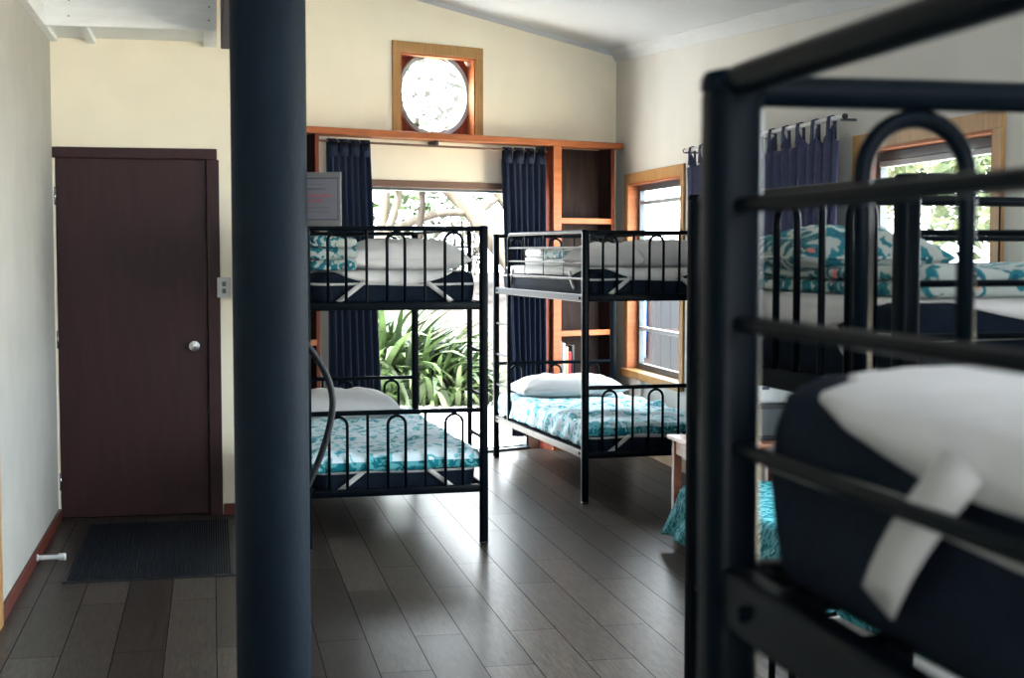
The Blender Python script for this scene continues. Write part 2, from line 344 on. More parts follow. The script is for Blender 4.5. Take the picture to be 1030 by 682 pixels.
# ---- timber-framed windows of the right wall, one of them added for light
def wall_window(name, y0, y1, z0, z1, bars):
    e = struct_empty(name, (XR, y0, 0)); wd = y1 - y0; t = .075
    bm = B(); box(bm, -.018, 0, -t, wd + t, z1, z1 + t, .004); box(bm, -.018, 0, -t, 0, z0 - .04, z1, .004); box(bm, -.018, 0, wd, wd + t, z0 - .04, z1, .004)
    obj('window_trim', bm, 'honey', e)
    bm = B(); box(bm, -.012, .12, 0, .014, z0, z1); box(bm, -.012, .12, wd - .014, wd, z0, z1); box(bm, -.012, .12, .014, wd - .014, z1 - .014, z1); obj('window_reveal', bm, 'orange', e)
    bm = B(); box(bm, -.045, .12, -t, wd + t, z0 - .045, z0 + .012, .005); obj('window_sill', bm, 'honey', e)
    f = .045; x0, x1 = .07, .11
    bm = B(); box(bm, x0, x1, .014, .014 + f, z0 + .012, z1 - .014, .003); box(bm, x0, x1, wd - .014 - f, wd - .014, z0 + .012, z1 - .014, .003)
    box(bm, x0, x1, .014 + f, wd - .014 - f, z1 - .014 - f, z1 - .014, .003); box(bm, x0, x1, .014 + f, wd - .014 - f, z0 + .012, z0 + .012 + f, .003)
    obj('sash_frame', bm, 'alu', e)
    for z in bars:
        bm = B(); box(bm, x0 - .006, x1, .014 + f, wd - .014 - f, z - .014, z + .014, .003); obj('glazing_bar', bm, 'alu_light', e)
    bm = B(); bm.faces.new([bm.verts.new(p) for p in ((.09, .05, z0 + .05), (.09, wd - .05, z0 + .05), (.09, wd - .05, z1 - .05), (.09, .05, z1 - .05))]); obj('pane', bm, 'glass', e)
    return e
wall_window('window_1', W1[0], W1[1], W1[2], W1[3], (1.885, .925))
wall_window('added_window_4', W4[0], W4[1], W4[2], W4[3], (1.935,))  # unseen window, added to let more daylight onto the walls
wall_window('window_2', W2[0], W2[1], W2[2], W2[3], (1.935, .925))

# ---- round window in its square timber recess (back wall coordinates s, d, z)
rw = struct_empty('window_3', bk(0, 0), RZB)
bm = B(); t = .065
box(bm, RO[0] - t, RO[1] + t, 0, .02, RO[3], RO[3] + t + .015, .004); box(bm, RO[0] - t, RO[0], 0, .02, 2.359, RO[3], .004); box(bm, RO[1], RO[1] + t, 0, .02, 2.359, RO[3], .004)
obj('window_trim', bm, 'honey', rw)
bm = B(); box(bm, RO[0], RO[0] + .012, -.119, .01, RO[2], RO[3]); box(bm, RO[1] - .012, RO[1], -.119, .01, RO[2], RO[3]); box(bm, RO[0], RO[1], -.119, .01, RO[3] - .012, RO[3]); box(bm, RO[0], RO[1], -.119, .01, RO[2], RO[2] + .012)
obj('window_reveal', bm, 'orange', rw)
CS, CZ, CR = 1.632, 2.66, .278
bm = B(); n = 48      # square board with a round hole
hx, hz0, hz1 = (RO[1] - RO[0]) / 2 - .012, RO[2] + .012, RO[3] - .012; cs = (RO[0] + RO[1]) / 2
ins, outs = [], []
for d in (-.085, -.105):
    a_, b_ = [], []
    for j in range(n):
        an = 2 * math.pi * j / n; c, s = math.cos(an), math.sin(an)
        a_.append(bm.verts.new((CS + .295 * c, d, CZ + .268 * s)))
        k = min((( (cs + hx if c > 0 else cs - hx) - CS) / c) if abs(c) > 1e-6 else 9, (((hz1 if s > 0 else hz0) - CZ) / s) if abs(s) > 1e-6 else 9)
        b_.append(bm.verts.new((CS + k * c, d, CZ + k * s)))
    ins.append(a_); outs.append(b_)
for j in range(n):
    i = (j + 1) % n
    bm.faces.new((ins[0][j], ins[0][i], outs[0][i], outs[0][j])); bm.faces.new((ins[1][j], ins[1][i], outs[1][i], outs[1][j])); bm.faces.new((ins[0][j], ins[0][i], ins[1][i], ins[1][j]))
obj('backing_board', bm, 'redwood', rw)
bm = B(); n = 64; rg = []
for r_, d_ in ((CR, -.098), (CR, -.07), (CR + .03, -.064), (CR + .034, -.086)):
    rg.append([bm.verts.new((CS + r_ * math.cos(2 * math.pi * j / n), d_, CZ + r_ * math.sin(2 * math.pi * j / n))) for j in range(n)])
for q in range(4):
    for j in range(n): bm.faces.new((rg[q][j], rg[q][(j + 1) % n], rg[(q + 1) % 4][(j + 1) % n], rg[(q + 1) % 4][j]))
obj('round_sash', bm, 'alu_light', rw, 'auto')
bm = B(); vs = [bm.verts.new((CS + (CR + .001) * math.cos(2 * math.pi * j / n), -.09, CZ + (CR + .001) * math.sin(2 * math.pi * j / n))) for j in range(n)]; bm.faces.new(vs)
obj('pane', bm, 'glass', rw)

# ---- sliding garden door in the back wall: open, its leaf slid behind the left curtain
sd = struct_empty('door_2', bk(0, 0), RZB)
bm = B(); box(bm, DO[0] - .06, DO[1] + .06, 0, .022, DO[3] - .002, DO[3] + .05, .004); obj('door_header', bm, 'header', sd)
bm = B(); box(bm, DO[0], DO[0] + .02, -.119, -.002, .02, DO[3]); box(bm, DO[1] - .02, DO[1], -.119, -.002, .02, DO[3]); box(bm, DO[0], DO[1], -.119, -.002, DO[3] - .02, DO[3]); obj('door_frame', bm, 'alu', sd)
bm = B(); box(bm, DO[0], DO[1], -.119, .02, 0, .018, .003); box(bm, DO[0], DO[1], -.06, -.05, .018, .026); obj('sill_track', bm, 'alu', sd)
bm = B(); s0, s1 = 2.28, 2.43
box(bm, s0, s0 + .045, -.1, -.07, .03, DO[3] - .03, .003); box(bm, s1 - .02, s1, -.1, -.07, .03, DO[3] - .03, .003); box(bm, s0 + .045, s1 - .02, -.1, -.07, .03, .1); box(bm, s0 + .045, s1 - .02, -.1, -.07, DO[3] - .1, DO[3] - .03)
obj('sliding_leaf', bm, 'alu', sd)
bm = B(); box(bm, s0 + .045, s1 - .02, -.088, -.082, .1, DO[3] - .1); obj('pane', bm, 'glass', sd)

# ---- high strip window added behind the camera to account for the fill lamp
rd = struct_empty('added_window_5', (HR[0], YREAR, HR[2])); bm = B(); wd = HR[1] - HR[0]; hh_ = HR[3] - HR[2]
for x in (0, wd / 2 - .02, wd - .04): box(bm, x, x + .04, -.1, -.05, 0, hh_)
box(bm, .04, wd - .04, -.1, -.05, 0, .04); box(bm, .04, wd - .04, -.1, -.05, hh_ - .04, hh_); obj('sash_frame', bm, 'honey', rd)
bm = B(); bm.faces.new([bm.verts.new(p) for p in ((.02, -.075, .02), (wd - .02, -.075, .02), (wd - .02, -.075, hh_ - .02), (.02, -.075, hh_ - .02))]); obj('pane', bm, 'glass', rd)

# ---- white boxed soffit over the entry, dark beam beside it
sf = struct_empty('trim_4', (XL, 7.65, 2.66))
bm = B(); box(bm, .042, .9, 0, .035, 0, .5, .003); obj('fascia_board', bm, 'white_timber', sf)
bm = B(); box(bm, 0, .042, -2.0, .6, .004, .5, .003); obj('wall_plate', bm, 'white_timber', sf)
for x in (.2,):
    bm = B(); box(bm, x, x + .045, .035, .625, .0, .03, .002); obj('joist', bm, 'white_timber', sf)
bm = B(); box(bm, .83, .9, .035, .625, .0, .03, .002); obj('joist', bm, 'white_timber', sf)
bm = B(); box(bm, .0, .9, .035, .625, .03, .05); obj('soffit_panel', bm, 'white_timber', sf)
for x, z in ((.16, .05), (.163, .13), (.165, .2), (.86, .05), (.862, .12), (.858, .18)):
    bm = B(); lathe(bm, [(.004, 0), (.004, .003)], 8, (x, 0, z), 'Y')
    for v in bm.verts: v.co.y *= -1
    obj('nail_head', bm, 'bark_dark', sf)
bm = B(); box(bm, .06, .27, 4.43, 7.72, 2.575, 2.85, .006); struct('trim_5', bm, 'beam')

# ================================================================ back wall joinery
sh = obj('long_shelf', box(B(), .085, 3.14, .002, .2, 2.311, 2.357, .004), 'orange', loc=bk(0, 0), rz=RZB)
tag(sh, 'long orange timber shelf running across the back wall below the round window', 'shelf')
def bookcase(name, label, s0, s1, shelves):
    t = thing(name, label, 'bookcase', bk(s0, .0), RZB); wd = s1 - s0
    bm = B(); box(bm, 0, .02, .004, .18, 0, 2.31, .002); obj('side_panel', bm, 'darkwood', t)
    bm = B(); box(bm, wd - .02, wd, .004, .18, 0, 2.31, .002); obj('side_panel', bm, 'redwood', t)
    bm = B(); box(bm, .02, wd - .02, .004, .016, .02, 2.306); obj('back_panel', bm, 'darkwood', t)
    bm = B(); box(bm, wd - .075, wd, .18, .198, 0, 2.31, .003); obj('stile', bm, 'orange', t)
    bm = B(); box(bm, .0, .03, .18, .19, 0, 2.31, .003); obj('stile', bm, 'redwood', t)
    for z in shelves:
        bm = B(); box(bm, .02, wd - .02, .016, .178, z, z + .022); box(bm, .03, wd - .075, .178, .195, z - .012, z + .03, .003); obj('shelf', bm, 'orange', t)
    return t
bookcase('bookcase', 'tall built-in timber bookcase with dark back right of the garden door', .162, .75, (1.74, .88, .5, .03))
bookcase('bookcase', 'built-in timber bookcase left of the garden door, mostly behind the pole', 2.70, 3.13, (1.74, .885, .5, .03))
def book(s, w_, h, dp, m, label, lean=0):
    bm = B(); box(bm, -w_ / 2, w_ / 2, 0, dp, 0, h, .003); o = obj('book', bm, m, loc=bk(s - .075, .172 - dp, .525), rz=RZB)
    o.rotation_euler.y = lean
    bm = B(); box(bm, -w_ / 2 + .003, w_ / 2 - .003, .002, dp - .004, h, h + .001); obj('page_block', bm, 'book_white', o)
    return tag(o, label, 'book', 'books on the bookcase shelf')
for s, w_, h, m, lb in ((.728, .022, .3, 'book_grey', 'slim grey book leftmost in the row on the bookcase shelf'),
                       (.703, .02, .29, 'book_white', 'tall white book second from left on the bookcase shelf'),
                       (.676, .026, .26, 'book_tan', 'tan book in the middle of the row on the bookcase shelf'),
                       (.648, .024, .22, 'book_red', 'red book between tan and dark books on the bookcase shelf'),
                       (.618, .024, .27, 'plastic_black', 'dark-spined book rightmost in the row on the bookcase shelf')):
    book(s, w_, h, .15, m, lb)

# ---- curtains
def curtain_mesh(wd_top, wd_bot, shift, z0, z1, pleats, amp, seed=0, tabs=5, dipa=.082, nu=240, nv=30):
    bm = B(); g = []
    for j in range(nv + 1):
        v = j / nv; row = []
        for i in range(nu + 1):
            u = i / nu; x = (wd_top * (1 - v) + wd_bot * v) * u + shift * v
            ph = 2 * math.pi * pleats * u + .8 * nz(u * 3, v * 1.2, seed)
            y = amp * math.sin(ph) * (.55 + .45 * v) + amp * .5 * nz(u * 9, v * 1.5, seed + 4)
            dip = dipa * abs(math.cos(math.pi * tabs * u)) ** .85 * max(0, 1 - v * 3)
            row.append(bm.verts.new((x, y, z1 + (z0 - z1) * v - dip)))
        g.append(row)
    for j in range(nv):
        for i in range(nu): bm.faces.new((g[j][i], g[j][i + 1], g[j + 1][i + 1], g[j + 1][i]))
    return bm
def curtain(label, loc, rz, wd_top, wd_bot, shift, z0, z1, zrod, pleats, tabs, amp=.022, seed=0, cm='curtain', hw=.034, dipa=.045):
    t = thing('curtain', label, 'curtain', loc, rz)
    o = obj('curtain_panel', curtain_mesh(wd_top, wd_bot, shift, z0, z1, pleats, amp, seed, tabs, dipa), cm, t, True); solidify(o, .004, 0)
    for k in range(tabs):
        x = wd_top * (k + .5) / tabs
        bm = B()
        z1 = z1 + 0; prof = [(.02, z1 - .075), (.018, z1 + .02), (.017, zrod - .01), (.014, zrod + .013), (0, zrod + .018), (-.014, zrod + .013), (-.017, zrod - .01), (-.018, z1 + .02), (-.02, z1 - .075)]
        A = [[bm.verts.new((x + sx * hw, yy, zz)) for yy, zz in prof] for sx in (-1, 1)]
        for q in range(len(prof) - 1): bm.faces.new((A[0][q], A[1][q], A[1][q + 1], A[0][q + 1]))
        o = obj('tab', bm, cm, t, True); solidify(o, .003, 0)
    return t
curtain('navy tab-top curtain at the right side of the garden door', bk(.77, .12), RZB, .40, .30, .0, .12, 2.245, 2.27, 7, 4, .026, 1)
curtain('navy tab-top curtain at the left side of the garden door', bk(2.27, .12), RZB, .34, .42, -.09, .12, 2.245, 2.27, 7, 4, .026, 5)
M['curtain_slate'] = mat('slate_curtain_cloth', (66, 70, 96), .9, .1, noise_amt=.12, noise_scale=40, bump=.2, bump_scale=150)
curtain('long navy tab-top curtain hanging on the right wall between two windows', (XR - .075, 6.66, 0), R(90), 2.33, 2.26, .03, .98, 2.15, 2.178, 21, 12, .022, 9, 'curtain_slate', .022, .085)
t = thing('curtain_rod', 'thin rod under the long shelf holding the garden door curtains', 'curtain rod', bk(.755, .12, 2.27), RZB)
bm = B(); tube(bm, [(0, 0, 0), (1.94, 0, 0)], .008, 10); obj('rod', bm, 'header', t, 'auto')
for x in (.02, .97, 1.92):
    bm = B(); box(bm, x - .008, x + .008, -.117, .006, .006, .04); obj('bracket', bm, 'alu', t)
t = thing('curtain_rod', 'white curtain rod on the right wall between the windows', 'curtain rod', (XR - .075, 6.6, 2.178))
bm = B(); tube(bm, [(0, 0, 0), (0, 2.44, 0)], .012, 10); obj('rod', bm, 'plastic_white', t, 'auto')
for y in (.03, 1.2, 2.4):
    bm = B(); box(bm, -.008, .075, y - .006, y + .006, -.02, -.008); obj('bracket', bm, 'alu', t)
for y in (0, 2.44):
    bm = B(); bmesh.ops.create_uvsphere(bm, u_segments=12, v_segments=8, radius=.016, matrix=Matrix.Translation((0, y, 0))); obj('finial', bm, 'plastic_black', t, True)

# ================================================================ the bunk beds
WB, LB = .906, 1.99
PW = .0215
def make_bunk():
    t = thing('bunk_bed', '', 'bunk bed')
    for x in (0, WB):
        for y in (0, LB):
            bm = B(); box(bm, x - PW, x + PW, y - PW, y + PW, 0, 1.634, .014, 4); p = obj('post', bm, 'metal', t, 'auto')
            bm = B(); lathe(bm, [(.0245, 1.626), (.0245, 1.634), (.021, 1.640), (.008, 1.643)], 20, (x, y, 0)); obj('post_cap', bm, 'metal', p, 'auto')
            bm = B(); box(bm, x - PW - .001, x + PW + .001, y - PW - .001, y + PW + .001, 0, .02, .01, 2); obj('foot_cap', bm, 'plastic_black', p)
    for y in (0, LB):
        for zt, zb0, zb1 in ((1.626, 1.214, 1.256), (.697, .272, .312)):
            bm = B(); tube(bm, [(PW, y, zt), (WB - PW, y, zt)], .0125, 12); box(bm, PW - .004, WB - PW + .004, y - .0125, y + .0125, zb0, zb1, .005)
            e = obj('end_panel', bm, 'metal', t, 'auto')
            for xc in (.1555, .453, .7505):
                bm = B(); r_ = .0455; zs = zt - .0185 - r_
                pts = [(xc - r_, y, zb1 - .003)] + [(xc - r_ * math.cos(math.pi * k / 14), y, zs + r_ * math.sin(math.pi * k / 14)) for k in range(15)] + [(xc + r_, y, zb1 - .003)]
                tube(bm, pts, .0078, 10); obj('arch', bm, 'metal', e, True)
            for xc in (.3045, .6015):
                bm = B(); tube(bm, [(xc, y, zb1 - .003), (xc, y, zt - .01)], .0075, 10); obj('spindle', bm, 'metal', e, 'auto')
    for x in (0, WB):
        for z0, z1 in ((1.210, 1.257), (.272, .319)):
            bm = B(); box(bm, x - .0125, x + .0125, PW - .004, LB - PW + .004, z0, z1, .005); s = obj('side_beam', bm, 'metal', t)
            for y in (.07, LB - .07):
                bm = B(); lathe(bm, [(.007, 0), (.007, .005), (.004, .007)], 10, (0, 0, 0), 'X')
                sg = -1 if x == 0 else 1
                for v in bm.verts: v.co = Vector((x + sg * (.0125 + v.co.x), y + v.co.y, (z0 + z1) / 2 + v.co.z))
                obj('bolt', bm, 'metal', s)
    for x, y1 in ((0, LB - .335), (WB, LB)):
        bm = B(); zt = 1.632
        if x == 0:
            rr = .05; pts = [(x, PW - .003, zt), (x, y1 - rr, zt)] + [(x, y1 - rr + rr * math.sin(a), zt - rr + rr * math.cos(a)) for a in [math.pi / 2 * q / 6 for q in range(1, 7)]] + [(x, y1, 1.250)]
            tube(bm, pts, .0125, 12); ye = y1
        else:
            tube(bm, [(x, PW - .003, zt), (x, y1 - PW + .003, zt)], .0125, 12); ye = y1 - PW + .003
        for z in (1.537, 1.446, 1.350): tube(bm, [(x, PW - .003, z), (x, ye, z)], .0065, 8)
        g = obj('guard_rail', bm, 'metal', t, 'auto')
        ys = (.42, .84, 1.26) if x == 0 else (.46, 1.0, 1.54)
        for y in ys:
            bm = B(); tube(bm, [(x, y, 1.35), (x, y, zt - .01)], .003, 6); obj('wire', bm, 'metal', g)
    l = B(); yl = LB - .335; box(l, -.0125, .0125, yl - .0125, yl + .0125, .319, 1.208, .004); l = obj('ladder', l, 'metal', t)
    for z in (.55, .77, .995):
        bm = B(); tube(bm, [(0, yl + .012, z), (0, LB - PW + .003, z)], .0095, 10); obj('rung', bm, 'metal', l, 'auto')
    for z in (1.2425, .289):
        bm = B()
        for q in range(15):
            y = .08 + (LB - .16) * q / 14; box(bm, .012, WB - .012, y - .012, y + .012, z, z + .008)
        obj('slat_base', bm, 'metal', t)
    return t
bunk0 = make_bunk()
def place_bunk(first, label, x, y, ang):
    b = bunk0 if first else copy_tree(bunk0)
    b.location = (x, y, 0); b.rotation_euler.z = R(ang); b['label'] = label; b['group'] = 'black metal bunk beds'; return b
def frame(x, y, ang):
    c, s = math.cos(R(ang)), math.sin(R(ang))
    return lambda a, b, z=0: Vector((x + c * a - s * b, y + s * a + c * b, z))
# right: local origin is its near left post; left and near beds are turned by 180 degrees
BR = (2.172, 8.19, 4.2); BLn = (1.361, 7.165, 182.2); BN = (1.302, 1.052, 180); B4 = (1.137, 3.245, -85.2)
# left bunk: local (0,0) must be the far right post, so the near end is local y = LB
fl = frame(*BLn); off = fl(0, -LB)     # far right corner
BL = (off.x, off.y, 182.2)
bnk_r = place_bunk(True, 'black metal bunk bed by the right wall with its ladder next to the garden door', *BR)
bnk_l = place_bunk(False, 'black metal bunk bed behind the dark pole in front of the garden door', *BL)
bnk_n = place_bunk(False, 'nearest black metal bunk bed, out of focus at the right edge', *BN)
bnk_4 = place_bunk(False, 'black metal bunk bed just behind the nearest one, set crosswise to it', *B4)

# ---- mattresses
MW, ML, MT = .84, 1.93, .155
def rrect(w_, l_, r_, n=8, sub=10):
    pts = []
    cs = [(w_ / 2 - r_, l_ / 2 - r_, 0), (-w_ / 2 + r_, l_ / 2 - r_, 90), (-w_ / 2 + r_, -l_ / 2 + r_, 180), (w_ / 2 - r_, -l_ / 2 + r_, 270)]
    for i, (cx, cy, a0) in enumerate(cs):
        for k in range(n + 1):
            a = R(a0 + 90 * k / n); pts.append((cx + r_ * math.cos(a), cy + r_ * math.sin(a)))
        nx = cs[(i + 1) % 4]; a = R(a0 + 90); p = Vector((cx + r_ * math.cos(a), cy + r_ * math.sin(a))); q = Vector((nx[0] + r_ * math.cos(R(nx[2])), nx[1] + r_ * math.sin(R(nx[2]))))
        sb = 14 if i in (0, 2) else 30
        for k in range(1, sb): pts.append(tuple(p.lerp(q, k / sb)))
    return pts
def corner_dist(x, y):
    return min(math.hypot(x - sx * MW / 2, y - sy * ML / 2) for sx in (-1, 1) for sy in (-1, 1))
def hem(x, y):
    d = corner_dist(x, y); e = min(1, max(0, (d - .05) / .30)); return e * e * (3 - 2 * e)
def skirt(x, y):
    return (.062 if abs(y) > ML / 2 - .03 else .04) * hem(x, y) + .005 * nz(x * 6, y * 6, 3)
def hem_ring(grow, part):
    out = []
    for x, y in rrect(MW + grow, ML + grow, .075):
        e = min(1, hem(x, y) * 5); k = 1 - (1 - e) * .0
        inx, iny = x - math.copysign(.045, x) * (1 - e), y - math.copysign(.045, y) * (1 - e)
        z = MT - skirt(x, y) * part - .003
        out.append((inx, iny, z * e + (MT + .0025) * (1 - e)))
    return out
def loft(bm, rings, cap0=True, cap1=True):
    n = len(rings[0]); V = [[bm.verts.new(p) for p in r] for r in rings]
    for a, b in zip(V, V[1:]):
        for j in range(n): bm.faces.new((a[j], a[(j + 1) % n], b[(j + 1) % n], b[j]))
    if cap0: bm.faces.new(list(reversed(V[0])))
    if cap1: bm.faces.new(V[-1])
def ring(w_, l_, r_, z, dz=None): return [(x, y, z if dz is None else z + dz(x, y)) for x, y in rrect(w_, l_, r_)]
def make_mattress():
    t = thing('mattress', '', 'mattress')
    bm = B(); loft(bm, [ring(MW - .03, ML - .03, .06, 0), ring(MW - .008, ML - .008, .07, .012), ring(MW, ML, .07, .04), ring(MW + .006, ML + .006, .07, .08), ring(MW, ML, .07, .118), ring(MW - .012, ML - .012, .07, .142), ring(MW - .05, ML - .05, .06, MT)])
    obj('mattress_body', bm, 'navy', t, True)
    bm = B(); dz = lambda x, y: .006 * nz(x * 4, y * 4, 8)
    loft(bm, [ring(MW + .005, ML + .005, .07, .086, dz), ring(MW + .014, ML + .014, .072, .087, dz), ring(MW + .014, ML + .014, .072, .098, dz), ring(MW + .005, ML + .005, .07, .099, dz)], False, False)
    obj('elastic_band', bm, 'strap', t, True)
    bm = B()
    loft(bm, [hem_ring(.012, 1), hem_ring(.014, .5), hem_ring(.002, .05), ring(MW - .13, ML - .13, .06, MT + .007), ring(MW - .4, ML - .4, .06, MT + .01)], False, True)
    o = obj('protector', bm, 'white_cloth', t, True); solidify(o, .003, 0)
    # diagonal corner straps: on each long and short side
    def strap_on(axis, sgn, c):
        bm = B(); A = []
        for k in range(7):
            f = k / 6; u = c * ((.26 - .13 * f) if axis == 'x' else (.345 - .10 * f)); z = MT - (.05 if axis == 'x' else .022) - .10 * f; wv_ = .024 if axis == 'x' else .04
            half = (MW if axis == 'x' else ML) / 2; pos = c * half - u
            outp = ((ML if axis == 'x' else MW) / 2 + .010 + .006 * math.sin(f * 3.1)) * sgn
            row = []
            for dv in (-.5, .5):
                pu, pz = pos + c * dv * wv_, z + dv * .012
                row.append(bm.verts.new((pu, outp, pz) if axis == 'x' else (outp, pu, pz)))
            A.append(row)
        for q in range(6): bm.faces.new((A[q][0], A[q][1], A[q + 1][1], A[q + 1][0]))
        o = obj('strap', bm, 'strap', t, True); solidify(o, .002, 0)
    for sgn in (-1, 1):
        for c in (-1, 1): strap_on('x', sgn, c); strap_on('y', sgn, c)
    return t
mat0 = make_mattress(); used = [False]
def place_mattress(bed, level, label):
    f = frame(*bed); z = 1.2515 if level else .2975
    m = mat0 if not used[0] else copy_tree(mat0); used[0] = True
    m.location = f(WB / 2, LB / 2, z); m.rotation_euler.z = R(bed[2]); m['label'] = label; m['group'] = 'navy mattresses on the bunks'; return m
place_mattress(BR, 1, 'navy mattress with white straps on the upper deck of the bunk by the right wall')
place_mattress(BR, 0, 'navy mattress under the teal quilt on the lower deck of the right wall bunk')
place_mattress(BL, 1, 'navy mattress with white straps on the upper deck of the bunk behind the pole')
place_mattress(BL, 0, 'navy mattress under the teal quilt on the lower deck of the bunk behind the pole')
place_mattress((BN[0] - .018, BN[1] + .027, BN[2]), 1, 'large blurred dark mattress with white straps on the nearest bunk bed')
place_mattress(B4, 1, 'dark mattress under patterned bedding on the upper deck of the crosswise bunk')
place_mattress(B4, 0, 'mattress on the lower deck of the crosswise bunk, mostly hidden')
ZU, ZLw = 1.2515 + MT + .011, .2975 + MT + .011

# ---- bedding
def pillow_mesh(w_, l_, h, seed, dent=0):
    bm = B(); n, m_ = 26, 36; top, bot = [], []
    for j in range(m_ + 1):
        rt, rb = [], []
        for i in range(n + 1):
            u, v = 2 * i / n - 1, 2 * j / m_ - 1
            pin = 1 - .07 * (1 - abs(v) ** 3) * 0 - .08 * (1 - v * v) * abs(u) ** 4
            pin2 = 1 - .06 * (1 - u * u) * abs(v) ** 4
            th = ((1 - abs(u) ** 2.6) * (1 - abs(v) ** 3.2)) ** .55
            wr = .016 * nz(u * 3.1, v * 4.2, seed) + .008 * nz(u * 8, v * 9, seed + 5)
            x, y = u * w_ / 2 * pin, v * l_ / 2 * pin2
            rt.append(bm.verts.new((x, y, h * (.32 + .68 * th * (1 - dent * math.exp(-((u) ** 2 + v * v) * 4))) + wr * th)))
            rb.append(bm.verts.new((x, y, h * (.30 - .30 * min(1, th * 1.25))))if 0 < i < n and 0 < j < m_ else rt[-1])
        top.append(rt); bot.append(rb)
    for j in range(m_):
        for i in range(n):
            bm.faces.new((top[j][i], top[j][i + 1], top[j + 1][i + 1], top[j + 1][i]))
            f = (bot[j][i], bot[j + 1][i], bot[j + 1][i + 1], bot[j][i + 1])
            if len(set(f)) == 4: bm.faces.new(f)
    return bm
def pillow(bed, a, b, z, ang, w_, l_, h, m, label, seed, tilt=0, group='pillows on the bunks'):
    f = frame(*bed); o = obj('pillow', pillow_mesh(w_, l_, h, seed), m, smooth=True, loc=f(a, b, z), rz=R(bed[2] + ang)); o.rotation_euler.y = R(tilt)
    tag(o, label, 'pillow', group)
    bm = B(); s = .94
    pts = [(math.copysign(abs(math.cos(q)) ** .35, math.cos(q)) * w_ / 2 * .965, math.copysign(abs(math.sin(q)) ** .3, math.sin(q)) * l_ / 2 * .975, h * .33) for q in [2 * math.pi * k / 60 for k in range(61)]]
    tube(bm, pts, .004, 6, False); obj('piping', bm, m, o, True)
    return o
def drape_mesh(w_, l_, drops, wr, seed, flare=.08, snug=False, nx=56, ny=90, top_wr=.012, folds=0):
    """cloth over a w x l block centred at origin, top at z = 0; drops = (x-, x+, y-, y+)"""
    bm = B(); g = []
    for j in range(ny + 1):
        row = []; v = -l_ / 2 - drops[2] + (l_ + drops[2] + drops[3]) * j / ny
        for i in range(nx + 1):
            u = -w_ / 2 - drops[0] + (w_ + drops[0] + drops[1]) * i / nx
            px, py = max(-w_ / 2, min(w_ / 2, u)), max(-l_ / 2, min(l_ / 2, v)); ou, ov = u - px, v - py
            d = math.hypot(ou, ov); dr = max(abs(ou), abs(ov)); z = -max(0, dr - .01)
            k = (.012 + flare * d) / d if d > 1e-6 else 0
            ky = .003 / d if (snug and d > 1e-6) else k
            x, y = px + ou * k, py + ov * ky
            ripple = (.5 + .5 * math.sin((u + v) * 26 + 2 * nz(u * 3, v * 3, seed))) * wr * min(1, d / .06) if d > 0 else 0
            if d > 1e-6: x += ou / d * ripple; y += 0 if snug else ov / d * ripple
            else: z += top_wr * (nz(u * 5, v * 5, seed) + .6 * nz(u * 12, v * 12, seed + 2) + folds * max(0, nz(u * 2.2, v * 6, seed + 7))) + top_wr * .8
            z += .008 * nz(u * 7, v * 7, seed + 1) * (d > 0)
            row.append(bm.verts.new((x, y, z)))
        g.append(row)
    for j in range(ny):
        for i in range(nx): bm.faces.new((g[j][i], g[j][i + 1], g[j + 1][i + 1], g[j + 1][i]))
    return bm
def quilt(name, bed, a, b, z, w_, l_, drops, m, label, seed, **k):
    f = frame(*bed); o = obj(name, drape_mesh(w_, l_, drops, k.pop('wr', .012), seed, **k), m, smooth=True, loc=f(a, b, z), rz=R(bed[2])); solidify(o, .012, 1)
    o.data.materials.append(M['teal_deep'])  # hanging ends stay deep teal, without the glare coloured into the top
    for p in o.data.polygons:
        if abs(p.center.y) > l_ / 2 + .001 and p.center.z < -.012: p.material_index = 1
    return tag(o, label, 'quilt', 'quilts on the bunks')
# folded stack: rounded layers
def folded(name, bed, a, b, z, w_, l_, layers, h, m, label, seed, ang=0):
    f = frame(*bed); t = thing(name, label, 'quilt', f(a, b, z), R(bed[2] + ang), 'quilts on the bunks')
    for q in range(layers):
        bm = B(); n = 18; rings = []
        for (s, zz) in ((.93, 0), (.985, .12), (1, .3), (1, .7), (.985, .88), (.93, 1)):
            rings.append([(x * (1 - .02 * q) + .01 * nz(x * 5, y * 5, seed + q), y * (1 - .015 * q) + .01 * nz(y * 6, x * 5, seed + q + 9), h * (q + zz) + (.012 * nz(x * 7, y * 7, seed + q) if zz > .5 else .012 * nz(x * 7, y * 7, seed + q - 1) * (q > 0)))
                          for x, y in [(px * w_ / MW * s, py * l_ / ML * s) for px, py in rrect(MW, ML, .12)]])
        loft(bm, rings); obj('folded_layer', bm, m[q % len(m)], t, True)
    return t
# left bunk (local: near end is y = LB, guard/ladder side x = 0 is on the right in the photo)
pillow(BL, .37, LB - .30, ZU - .004, 90, .46, .66, .165, 'white_cloth', 'plump white pillow lying across the near end of the left upper bunk', 11)
pillow(BL, .36, LB - .62, ZU - .004, 96, .40, .60, .13, 'white_cloth', 'second white pillow behind the plump one on the left upper bunk', 13)
folded('folded_quilt', BL, .76, LB - .30, ZU - .003, .25, .5, 3, .056, ['ikat'], 'folded teal and white patterned quilt beside the pillow on the left upper bunk', 21)
quilt('quilt', BL, WB / 2, LB / 2, ZLw, MW + .004, ML + .014, (.06, .06, .02, .075), 'teal_quilt_glare', 'teal patterned quilt on the lower deck of the bunk behind the pole', 31, top_wr=.016, folds=2, wr=.008, snug=True)
pillow(BL, .52, .27, ZLw + .02, 90, .46, .72, .175, 'white_cloth', 'white pillow at the far end of the left lower bunk', 15)
